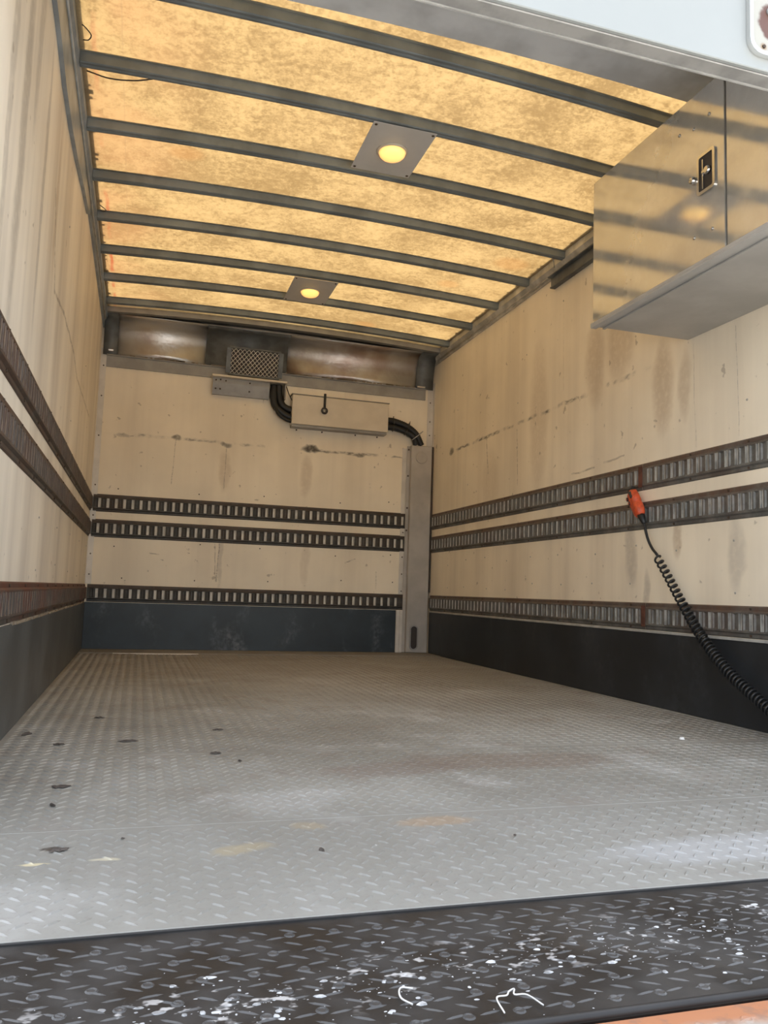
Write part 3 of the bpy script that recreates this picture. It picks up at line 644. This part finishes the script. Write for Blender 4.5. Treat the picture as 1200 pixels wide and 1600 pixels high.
for i in (1, 2, 3):
    ln = {'l': ['upper dark slotted cargo rail receding along the left wall', 'middle dark slotted cargo rail receding along the left wall', 'lowest red-rusted cargo rail above the left kick plate'][i - 1],
          'f': ['upper slotted cargo rail across the far wall', 'middle slotted cargo rail across the far wall', 'lowest slotted cargo rail across the far wall above the black kick plate'][i - 1],
          'r': ['upper slotted cargo rail on the right wall, above the orange pendant', 'middle slotted cargo rail on the right wall, behind the orange pendant', 'lowest slotted cargo rail on the right wall, above the black kick plate'][i - 1]}
    track('cargo_rail', ln['l'], 'cargo rail', 'l', ZB[i], ZT[i], [(0.5, L - 0.02)], M['rail_l%d' % i], M['lip_l'], 'cargo rails')
    track('cargo_rail', ln['f'], 'cargo rail', 'f', ZB[i], ZT[i], [(0.015, 2.125 if i < 3 else 2.112)], M['rail_f%d' % i], M['lip_f'], 'cargo rails')
    track('cargo_rail', ln['r'], 'cargo rail', 'r', ZB[i], ZT[i], [(0.5, YJ[i] - 0.0006), (YJ[i] + 0.0006, L - 0.05)], M['rail_r%d' % i], M['lip'], 'cargo rails')

# ---- front curved header
fh = thing('front_header', 'curved shiny hammered metal header across the top of the far wall', 'header', (1.15, 4.3, 1.85))
def arcp(off=0.0, n_=10):
    out = []
    for i in range(n_ + 1):
        a = R(90 * i / n_); out.append((4.225 + (L - 0.008 - 4.225) * math.sin(a) ** 0.45, 1.895 + 0.230 * math.cos(a)))
    return out
def sheet(x0, x1, off, mat, name, parent, nx=1):
    b = MB(); P_ = arcp()
    P_ = [(y - off, z - off * 0.6) for (y, z) in P_]
    for x in (x0, x1):
        for (y, z) in P_: b.v.append((x, y, z))
    k = len(P_)
    for i in range(k - 1): b.face((i, i + 1, k + i + 1, k + i), 0, True)
    me = b.mesh(name, mat); o = bpy.data.objects.new(name, me); COL.objects.link(o); o.parent = parent; o.matrix_parent_inverse = Matrix.Translation(parent.location).inverted()
    md = o.modifiers.new('solid', 'SOLIDIFY'); md.thickness = 0.003; md.offset = 0
    return o
sheet(0.10, 0.67, 0, M['galv'], 'curved_sheet', fh); sheet(1.20, 2.16, 0, M['galv'], 'curved_sheet', fh)
sheet(0.012, 0.10, 0.006, M['dark'], 'end_bracket', fh).__setitem__('label', 'dark steel end bracket'); sheet(2.155, W - 0.012, 0.006, M['dark'], 'end_bracket', fh).__setitem__('label', 'dark steel end bracket')
sheet(0.66, 1.21, 0.007, M['dark'], 'vent_surround', fh).__setitem__('label', 'dark panel around the vent grille')
b = MB(); b.box(0.036, 2.235, L - 0.010, L, 1.815, 1.895, 0.001); b.box(0.036, 2.235, L - 0.022, L - 0.010, 1.887, 1.895, 0.001); b.obj('lower_flange', M['flange'], fh, label='flat grey lower flange')
b = MB(); nseg = 20
poly = [(0.03 + (W - .06) * i / nseg, 2.120 + arch(0.03 + (W - .06) * i / nseg)) for i in range(nseg + 1)] + [(0.03 + (W - .06) * i / nseg, 2.160 + arch(0.03 + (W - .06) * i / nseg)) for i in range(nseg, -1, -1)]
b.prism(poly, 1, 4.185, 4.23); b.obj('top_rail', M['flange'], fh)
b = MB()
poly2 = [(p[0], p[1] + 0.035) for p in poly[:nseg + 1]] + [(0.03 + (W - .06) * i / nseg, 2.30) for i in range(nseg, -1, -1)]
b.prism(poly2, 1, 4.23, L); b.obj('infill', M['dark'], fh)
b = MB(); P_ = arcp(0)
for i in range(70):
    x = 0.1 + rnd.random() * 2.05; b.box(x, x + 0.01 + rnd.random() * 0.05, L - 0.026, L - 0.010, 1.893, 1.898 + rnd.random() * 0.003, 0.001)
b.obj('sealant_bead', M['dirt'], fh, 'stuff')
b = MB(); b.cyl((2.16, L - 0.03, 1.905), (2.22, L - 0.03, 1.905), 0.009, 10); b.cyl((0.045, L - 0.03, 1.92), (0.075, L - 0.03, 1.92), 0.009, 10); b.obj('bolt', M['chrome'], fh, 'stuff')
# vent grille
vg = thing('vent_grille', 'small expanded-metal vent grille set in the curved header', 'vent grille', (0.98, 4.32, 1.92))
b = MB(); x0, x1, z0, z1 = 0.822, 1.142, 1.845, 2.005
def gy(z): return 4.318 - (z - 1.845) * 0.25
rows = 10; cols = 11; dx = (x1 - x0) / cols; dz = (z1 - z0) / rows
for r_ in range(rows):
    ph = r_ % 2; pts = []
    for c_ in range(cols * 2 + 1):
        x = x0 + c_ * dx / 2; up = (c_ + ph) % 2; z = z0 + (r_ + 0.5) * dz + (dz * 0.5 if up else -dz * 0.5); z = min(max(z, z0), z1); pts.append((x, gy(z), z))
    for i in range(len(pts) - 1): b.tube([pts[i], pts[i + 1]], 0.0021, 4, 0, False, False)
b.obj('mesh_strand', M['grille'], vg, 'stuff')
b = MB()
for (a, c_) in (((x0 - .012, z0 - .012), (x1 + .012, z0)), ((x0 - .012, z1), (x1 + .012, z1 + .012))):
    zc = (a[1] + c_[1]) / 2; b.box(a[0], c_[0], gy(zc) - 0.006, gy(zc) + 0.006, a[1], c_[1], 0.001)
for xa in (x0 - .03, x1):
    k = len(b.v); b.v += [(xa, gy(z0) - .006, z0), (xa + .03, gy(z0) - .006, z0), (xa + .03, gy(z1) - .006, z1), (xa, gy(z1) - .006, z1), (xa, gy(z0) + .008, z0), (xa + .03, gy(z0) + .008, z0), (xa + .03, gy(z1) + .008, z1), (xa, gy(z1) + .008, z1)]
    for f in ((0, 1, 2, 3), (4, 7, 6, 5), (0, 4, 5, 1), (3, 2, 6, 7), (0, 3, 7, 4), (1, 5, 6, 2)): b.face(tuple(k + t for t in f))
b.obj('frame', M['dark'], vg)
b = MB(); k = 0; b.v += [(x0, gy(z0) + .03, z0), (x1, gy(z0) + .03, z0), (x1, gy(z1) + .012, z1), (x0, gy(z1) + .012, z1)]; b.face((0, 1, 2, 3)); b.obj('backing', M['grime'], vg)
# bracket cover under the vent
bc = thing('bracket_cover', 'grey metal cover with a pale top lip just below the vent grille', 'bracket', (0.96, L, 1.75))
b = MB(); b.box(0.706, 1.208, 4.292, 4.362, 1.808, 1.822, 0.002); b.obj('top_lip', M['box'], bc, label='pale folded top lip')
b = MB(); b.prism([(4.328, 1.807), (4.325, 1.807), (4.325, 1.775), (4.352, 1.70), (4.376, 1.70), (4.376, 1.703), (4.354, 1.703), (4.328, 1.776)], 0, 0.715, 1.095); b.obj('face_plate', M['flange'], bc)
b = MB(); b.box(1.195, 1.203, 4.30, 4.376, 1.70, 1.807, 0.001); b.obj('end_plate', M['flange'], bc)
b = MB()
for p in ((0.735, 1.79), (0.765, 1.795), (0.80, 1.79), (0.735, 1.735), (0.765, 1.735), (0.96, 1.735), (0.96, 1.79)): b.lathe((p[0], 4.337 if p[1] < 1.75 else 4.324, p[1]), (0, -1, 0), [(0.006, 0), (0.005, 0.004)], 8)
b.obj('screw', M['screw'], bc, 'stuff')
# conduit box
cb = thing('conduit_box', 'long cream metal box joining the black hoses on the far wall', 'box', (1.6, L, 1.65))
b = MB()
k = 0
fy, by = 4.300, L - 0.001
zl = lambda x: 0.0
b.box(1.250, 1.937, fy, by, 1.537, 1.742, 0.004); b.obj('body', M['box'], cb)
b = MB(); b.box(1.255, 1.93, fy + 0.01, by, 1.520, 1.5365, 0.001); b.obj('lower_flange', M['flange'], cb)
b = MB(); b.box(1.245, 1.942, fy - 0.002, by, 1.7425, 1.748, 0.001); b.obj('lid_edge', M['flange'], cb)
b = MB()
for x in (1.3, 1.48, 1.72, 1.88): b.lathe((x, L - 0.002, 1.512), (0, -1, 0), [(0.006, 0), (0.005, 0.004)], 8)
b.obj('screw', M['screw'], cb, 'stuff')
# hanging ring on box
hr = thing('pull_ring', 'black strap with a round metal ring hanging on the cream box', 'strap ring', (1.475, 4.29, 1.70))
b = MB(); b.box(1.466, 1.482, 4.288, 4.298, 1.665, 1.765, 0.002); b.obj('strap', M['black'], hr)
b = MB(); b.tube([(1.473 + 0.019 * math.cos(t), 4.290, 1.645 + 0.019 * math.sin(t)) for t in np.linspace(0, 6.2832, 21)], 0.0055, 8); b.obj('ring', M['grime'], hr)
b = MB(); b.lathe((1.473, 4.298, 1.645), (0, -1, 0), [(0.012, 0), (0.011, 0.006), (0.005, 0.009)], 14); b.obj('stud', M['screwb'], hr)
# hoses
def corr(path, r, pitch=0.008):
    pts = bez(path, 14); return pts, [r * (1.0 + (0.07 if i % 2 else -0.05)) for i in range(len(pts))]
h = thing('hose', 'black corrugated hoses looping from the bracket down to the cream box', 'hose', (1.15, 4.34, 1.6), 'black hoses')
for path, r_ in (([(1.125, 4.345, 1.80), (1.125, 4.342, 1.72), (1.14, 4.340, 1.655), (1.20, 4.338, 1.605), (1.25, 4.338, 1.585)], 0.024), ([(1.16, 4.340, 1.80), (1.165, 4.342, 1.73), (1.185, 4.340, 1.67), (1.22, 4.342, 1.645), (1.25, 4.342, 1.64)], 0.024), ([(1.135, 4.33, 1.66), (1.16, 4.318, 1.60), (1.21, 4.315, 1.565), (1.25, 4.318, 1.555)], 0.012)):
    p_, rr = corr(path, r_); b = MB(); b.tube(p_, rr, 12); b.obj('tube', M['hose'], h)
b = MB(); b.tube([(1.20, 4.305, 1.80), (1.225, 4.31, 1.74), (1.249, 4.315, 1.70)], 0.003, 6); b.obj('thin_wire', M['black'], h)
h = thing('hose', 'black corrugated hoses curving from the cream box into the corner column', 'hose', (2.1, 4.34, 1.55), 'black hoses')
for path, r_ in (([(1.938, 4.340, 1.632), (2.0, 4.340, 1.628), (2.09, 4.338, 1.60), (2.16, 4.340, 1.55), (2.205, 4.350, 1.475)], 0.022), ([(1.938, 4.340, 1.585), (2.0, 4.340, 1.582), (2.08, 4.340, 1.563), (2.14, 4.340, 1.53), (2.165, 4.350, 1.475)], 0.022)):
    p_, rr = corr(path, r_); b = MB(); b.tube(p_, rr, 12); b.obj('tube', M['hose'], h)
for (x, z, an) in ((1.985, 1.605, 88), (2.09, 1.583, 68), (2.165, 1.538, 40)):
    c_ = Vector((x, 4.340, z)); u_ = Vector((math.cos(R(an)), 0, math.sin(R(an)))); v_ = Vector((0, 1, 0))
    b = MB(); b.tube([c_ + u_ * 0.048 * math.cos(t) + v_ * 0.027 * math.sin(t) for t in np.linspace(0, 6.2832, 17)], 0.003, 6); b.tube([c_ + u_ * 0.046, c_ + u_ * 0.062], 0.003, 5); b.obj('cable_tie', M['grime'] if an != 40 else M['bead'], h)
# corner column cover
cc = thing('corner_column', 'grey-brown corner column cover with rusty screws at far right', 'column cover', (2.2, 4.34, 0))
b = MB(); b.box(2.128, 2.284, 4.334, L - 0.001, 0.006, 1.470, 0.004); b.obj('channel', M['cover'], cc)
b = MB(); b.box(2.105, 2.128, L - 0.018, L - 0.014, 0.005, 1.465, 0.001); b.obj('side_flange', M['cover'], cc); b = MB(); b.box(2.286, 2.297, 4.336, L - 0.006, 0.43, 1.470, 0.001); b.obj('edge_strip', M['rail_f1'], cc, label='brown edge strip')
b = MB()
for z in (1.44, 1.25, 1.02, 0.86): b.lathe((2.116, L - 0.018, z), (0, -1, 0), [(0.007, 0), (0.006, 0.004)], 8)
b.obj('screw', M['screw'], cc, 'stuff')
b = MB(); b.lathe((2.205, 4.334, 1.385), (0, -1, 0), [(0.045, 0), (0.043, 0.004), (0.036, 0.006), (0.032, 0.003)], 20); b.obj('round_boss', M['cover'], cc)
b = MB()
oc = [(2.183 + 0.032 * math.cos(t), (0.165 if math.sin(t) > 0 else 0.055) + 0.032 * math.sin(t)) for t in np.linspace(0, 6.2832, 25)[:-1]]
ic = [(2.183 + 0.023 * math.cos(t), (0.165 if math.sin(t) > 0 else 0.055) + 0.023 * math.sin(t)) for t in np.linspace(0, 6.2832, 25)[:-1]]
ring(b, oc, ic, 4.334, 4.326); b.obj('slot_ring', M['flange'], cc)
b = MB(); b.prism(ic, 1, 4.3338, 4.3325); b.obj('slot_fill', M['grime'], cc)

# ---- cabinet
X0 = 1.881
cab = thing('wall_cabinet', 'polished metal overhead cabinet mounted high on the right wall', 'cabinet', (2.1, 1.0, 1.42))
b = MB(); b.box(X0 + 0.014, W - 0.001, 0.50, 1.531, 1.424, 1.981, 0.003); b.obj('body', M['underside'], cab)
b = MB(); b.box(X0 - 0.010, X0 + 0.014, 0.50, 1.533, 1.4165, 1.424, 0.001); b.box(X0 - 0.010, X0 - 0.006, 0.50, 1.533, 1.424, 1.434, 0.001); b.obj('bottom_lip', M['underside'], cab)
b = MB(); b.box(X0 + 0.04, X0 + 0.05, 0.50, 1.531, 1.4185, 1.424, 0.001); b.obj('bottom_seam', M['underside'], cab)
d1 = MB(); d1.box(X0, X0 + 0.013, 0.8215, 1.533, 1.427, 1.983, 0.0015); d1 = d1.obj('door', M['door'], cab)
d2 = MB(); d2.box(X0, X0 + 0.013, 0.50, 0.8135, 1.427, 1.983, 0.0015); d2 = d2.obj('door', M['door'], cab)
b = MB()
for (y, z) in ((0.886, 1.883), (0.957, 1.874), (1.025, 1.891), (0.876, 1.517), (0.957, 1.522)): b.lathe((X0, y, z), (-1, 0, 0), [(0.0055, 0), (0.0048, 0.0025), (0.002, 0.004)], 10)
b.obj('rivet', M['screwb'], d1, 'stuff')
# latch: recessed pan look built proud of the door with a bezel, dark pan, paddle and lock
yc, zc, hw, hh = 0.898, 1.706, 0.040, 0.064
def ringx(b, outer, inner, xa, xb):
    n_ = len(outer); k = len(b.v)
    for P_, x in ((outer, xa), (outer, xb), (inner, xb), (inner, xa)): b.v += [(x, p[0], p[1]) for p in P_]
    for a in range(4):
        c_ = (a + 1) % 4
        for i in range(n_): j = (i + 1) % n_; b.face((k + a * n_ + i, k + a * n_ + j, k + c_ * n_ + j, k + c_ * n_ + i))
b = MB(); ringx(b, rect_pts(yc - hw, yc + hw, zc - hh, zc + hh, 0.012), rect_pts(yc - hw + .010, yc + hw - .010, zc - hh + .010, zc + hh - .010, 0.005), X0 - 0.0002, X0 - 0.0055); b.obj('latch_bezel', M['chrome'], d1)
b = MB(); b.prism(rect_pts(yc - hw + .009, yc + hw - .009, zc - hh + .009, zc + hh - .009, 0.005), 0, X0 - 0.0015, X0 - 0.0002); b.obj('latch_pan', M['grime'], d1)
b = MB(); b.box(X0 - 0.006, X0 - 0.0015, yc + 0.010, yc + 0.016, zc - 0.05, zc + 0.045, 0.001); b.box(X0 - 0.012, X0 - 0.006, yc - 0.016, yc + 0.012, zc - 0.006, zc + 0.006, 0.002)
b.lathe((X0 - 0.0015, yc - 0.010, zc), (-1, 0, 0), [(0.013, 0), (0.013, 0.008), (0.009, 0.012)], 16); b.obj('latch_handle', M['chrome'], d1)
b = MB(); b.lathe((X0, yc + hw + 0.014, zc - 0.004), (-1, 0, 0), [(0.012, 0), (0.012, 0.012), (0.009, 0.016), (0.004, 0.017)], 16); b.obj('lock_knob', M['chrome'], d1)

# ---- pendant control and coiled cord
pc = thing('pendant_control', 'orange push-button pendant hanging on the right wall rails', 'remote control', (2.25, 1.81, 0.80))
D = Vector((0, -0.56, -0.83)).normalized(); Nn = Vector((-1, 0, 0)); Sd = D.cross(Nn).normalized()
if Sd.y < 0: Sd = -Sd
org = Vector((W - 0.040, 1.848, 0.862))
FM = Matrix((Sd, Nn, D)).transposed().to_4x4(); FM.translation = org   # local: x side (image left), y out, z down
TW = Matrix.Rotation(R(-18), 4, 'Z')
FM = FM @ TW
b = MB()
secs = [(0.0, .020, .012), (0.008, .030, .018), (0.03, .032, .021), (0.06, .031, .022), (0.066, .026, .019), (0.074, .029, .022), (0.10, .028, .021), (0.118, .022, .017), (0.126, .013, .011)]
sg = 16
for (z, a, c_) in secs:
    for t in range(sg):
        th = 6.28318 * t / sg; q = lambda v: math.copysign(abs(v) ** 0.6, v)
        b.v.append(tuple(FM @ Vector((a * q(math.cos(th)), c_ * q(math.sin(th)), z))))
for i in range(len(secs) - 1):
    for t in range(sg): u = (t + 1) % sg; b.face((i * sg + t, i * sg + u, (i + 1) * sg + u, (i + 1) * sg + t), 0, True)
b.face(tuple(range(sg))); b.face(tuple(range(len(secs) * sg - 1, (len(secs) - 1) * sg - 1, -1)))
b.obj('housing', M['orange'], pc)
for (x, z) in ((0.014, 0.024), (0.010, 0.048)):
    b = MB(); c_ = FM @ Vector((x, 0.019, z)); ax = (FM.to_3x3() @ Vector((0, 1, 0)))
    b.lathe(c_, ax, [(0.0085, 0), (0.0085, 0.005), (0.006, 0.006)], 14); b.obj('button', M['grime'], pc)
    b = MB(); b.lathe(c_ + ax * 0.006, ax, [(0.0045, 0), (0.003, 0.002)], 10); b.obj('button_cap', M['orange'], pc)
b = MB(); b.box(-0.028, -0.016, 0.008, 0.0225, 0.012, 0.045, 0.003, 0, FM); b.obj('side_switch', M['grime'], pc)
b = MB(); b.tube([FM @ Vector((0, 0, -0.004)), FM @ Vector((0.004, 0.002, -0.018)), FM @ Vector((0.0, -0.015, -0.03)), FM @ Vector((0, -0.022, -0.022))], 0.004, 8); b.obj('hook', M['black'], pc)
b = MB(); b.tube([FM @ Vector((0, 0, 0.122)), FM @ Vector((0, 0, 0.132)), FM @ Vector((0, 0, 0.150)), FM @ Vector((0, 0, 0.166))], [.016, .015, .011, .007], 12); b.obj('strain_relief', M['black'], pc)
e0 = FM @ Vector((0, 0, 0.155))
cdm = MB(); xw = W - 0.035
cdm.tube(bez([e0, (W - 0.040, 1.735, 0.665), (W - 0.036, 1.712, 0.625), (W - 0.034, 1.690, 0.604), (W - 0.030, 1.682, 0.592)], 6), 0.0055, 8)
A = Vector((xw, 1.682, 0.588)); mid = [A, Vector((xw, 1.615, 0.514)), Vector((xw - .002, 1.451, 0.326)), Vector((xw - .01, 1.29, 0.195)), Vector((xw - 0.02, 1.13, 0.112)), Vector((xw - .03, 0.96, 0.040)), Vector((xw - .05, 0.80, 0.030)), Vector((xw - .05, 0.62, 0.030))]
path = bez(mid, 20); cum = [0]
for i in range(1, len(path)): cum.append(cum[-1] + (path[i] - path[i - 1]).length)
tot = cum[-1]; hel = []; dens = 12; s_ = 0.0; ph = 0.0; idx = 0
while s_ < tot:
    while idx < len(path) - 2 and cum[idx + 1] < s_: idx += 1
    f = (s_ - cum[idx]) / max(1e-6, cum[idx + 1] - cum[idx]); p = path[idx].lerp(path[idx + 1], f); t = (path[idx + 1] - path[idx]).normalized()
    a = Vector((1, 0, 0)); a = (a - t * a.dot(t)).normalized(); bb = t.cross(a)
    r_ = 0.0135 + 0.004 * min(1, s_ / 0.5)
    hel.append(p + a * r_ * math.cos(ph) + bb * r_ * math.sin(ph))
    pitch = 0.027 - 0.010 * min(1, s_ / 0.45)
    s_ += pitch / dens; ph += 2 * math.pi / dens
cdm.tube(hel, 0.0042, 6)
cd = cdm.obj('coiled_cord', M['black']); tag(cd, 'black coiled cord running from the orange pendant down to lower right', 'cord')

# ---- loose scraps
def scrap(px, py, ln, wd, ht, ang, label, mat='debris', name='splinter', cat='debris', group='dark splinters on the deck'):
    b = MB(); rs = random.Random(int(px * 1000 + py * 777)); n_ = 7; ca, sa = math.cos(R(ang)), math.sin(R(ang))
    for i in range(n_ + 1):
        t = i / n_ - 0.5; wv = wd * (1 - (2 * abs(t)) ** 2 * 0.85) * (0.8 + rs.random() * 0.4); hv = ht * (1 - (2 * abs(t)) ** 2 * 0.6) * (0.8 + rs.random() * .4); off = (rs.random() - .5) * wd * 0.5
        for (q, z) in ((-wv / 2, 0.0), (-wv * .3, hv), (wv * .35, hv * .9), (wv / 2, 0.0)):
            u = t * ln; v = q + off; b.v.append((px + u * ca - v * sa, py + u * sa + v * ca, 0.0018 + z))
    for i in range(n_):
        for j in range(4): k = (j + 1) % 4; b.face((i * 4 + j, i * 4 + k, i * 4 + 4 + k, i * 4 + 4 + j))
    b.face((0, 1, 2, 3)); b.face((n_ * 4 + 3, n_ * 4 + 2, n_ * 4 + 1, n_ * 4))
    tag(b.obj(name, M[mat]), label, cat, group)
for a in ((0.318, 1.219, .085, .022, .004, 5, 'long dark splinter on the deck in the left middle'), (0.564, 1.371, .05, .02, .004, -5, 'dark splinter farthest back on the deck, left of centre'),
          (0.527, 1.033, .045, .022, .004, 8, 'dark splinter below the farthest one, left of centre'), (0.057, 1.351, .035, .045, .006, -30, 'black chip lying against the left kick plate'),
          (0.151, 1.194, .045, .022, .003, 0, 'flat dark chip just right of the left kick plate'), (0.192, 0.592, .014, .022, .004, 20, 'tiny black crumb on the left of the deck'),
          (0.620, 0.245, .013, .014, .006, 10, 'small round black lump near the middle front of the deck'), (0.319, 0.365, .010, .006, .003, 20, 'small dark fleck behind the black stain'),
          (0.965, 0.264, .009, .007, .003, 0, 'small dark fleck right of centre near the deck edge'), (0.226, 0.325, .05, .018, .003, 22, 'largest dark smear-like bark piece at front left of the deck'),
          (0.575, 0.935, .014, .016, .004, 10, 'small dark crumb below the two centre splinters'), (0.194, 0.739, .06, .03, .002, -5, 'thin brown flake on the left of the deck'), (0.23, 1.62, .05, .02, .004, 0, 'dark splinter at the left, beyond the long one')):
    scrap(a[0], a[1], a[2] * 0.62, a[3] * 0.8, a[4] * 0.7, a[5], a[6])
scrap(1.913, 1.07, .018, .014, .006, 30, 'single white crumb on the deck near the right kick plate', 'thread', 'crumb', 'debris', None)
b = MB(); b.box(0.20, 0.70, 4.066, 4.080, 0.0, 0.004, 0.001); b.box(0.33, 0.66, 4.040, 4.046, 0.0, 0.003, 0.001)
tag(b.obj('pale_strip', M['trimw']), 'pale strip on the deck before the far kick plate', 'strip')
tb = MB(); tb.tube(bez([(0.617, -0.205, -0.0005), (0.604, -0.203, 0.0005), (0.598, -0.222, 0.0005), (0.606, -0.236, -0.0005)], 6), 0.0010, 5); tag(tb.obj('thread', M['thread']), 'short curved white thread on the black sill plate', 'thread')
tb = MB(); tb.tube(bez([(0.690, -0.272, -0.0005), (0.694, -0.245, 0.0005), (0.706, -0.243, 0.0008), (0.712, -0.236, 0.0008), (0.720, -0.232, 0.0008), (0.715, -0.243, 0.0008), (0.728, -0.246, 0.0005), (0.735, -0.268, 0.0)], 6), 0.0009, 5); tag(tb.obj('thread', M['thread']), 'looped white thread on the black sill plate near its hinge seal', 'thread')
# pale grit, paint chips and sky glints modelled as flecks over the black sill
b = MB(); rs = random.Random(11)
for i in range(620):
    x = 0.12 + rs.random() * 1.25; yc_ = -0.215 + (x - 0.3) * 0.10; y = min(-0.012, max(-0.278, rs.gauss(yc_, 0.038)))
    s_ = 0.0006 + rs.random() ** 5 * 0.0034; a = rs.random() * 6.28; k = len(b.v); n_ = 6
    jit = [0.6 + 0.6 * rs.random() for _ in range(n_)]; st_ = 0.8 + rs.random() * 1.6
    for (rr, z) in ((1.0, 0.0), (0.75, 0.3)):
        for t in range(n_): th = a + 6.283 * t / n_; b.v.append((x + s_ * rr * jit[t] * math.cos(th) * st_, y + s_ * rr * jit[t] * math.sin(th), -0.004 + z * s_))
    for t in range(n_): u = (t + 1) % n_; b.face((k + t, k + u, k + n_ + u, k + n_ + t))
    b.face(tuple(range(k + n_, k + 2 * n_)))
M['chip'] = plain('pale_chip_glint', (0.60, 0.62, 0.64), 0.35, 0.0, 0.6, 60)
tag(b.obj('chips_and_glints', M['chip']), 'pale grit, paint chips and modelled glints strewn over the black sill plate', 'grit', None, 'stuff')
# loose wires at roof
tb = MB(); tb.tube(bez([(0.045, 1.735, 2.145), (0.12, 1.725, 2.128), (0.20, 1.712, 2.13), (0.26, 1.702, 2.143)], 6), 0.0025, 5); tag(tb.obj('loose_wire', M['grime']), 'thin loose wire beside the second roof bow at the left rail', 'wire')
tb = MB(); tb.tube([(2.19, 2.44, 2.155), (2.24, 2.50, 2.12), (2.262, 2.53, 2.10)], 0.0022, 5); tag(tb.obj('loose_wire', M['bead']), 'thin pale wire dangling at the right roof rail', 'wire')
for (y, s_) in ((1.56, 0.7), (2.80, 0.5)):
    tb = MB(); tb.tube(bez([(0.043, y + .02, 2.15), (0.060, y, 2.14), (0.070, y - .04 * s_, 2.138), (0.058, y - .07 * s_, 2.142), (0.043, y - .08 * s_, 2.15)], 5), 0.002, 5)
    tag(tb.obj('loose_wire', M['grime']), ('small wire loop at the left roof rail near the opening' if y < 2 else 'small wire loop at the left roof rail between the lamps'), 'wire')
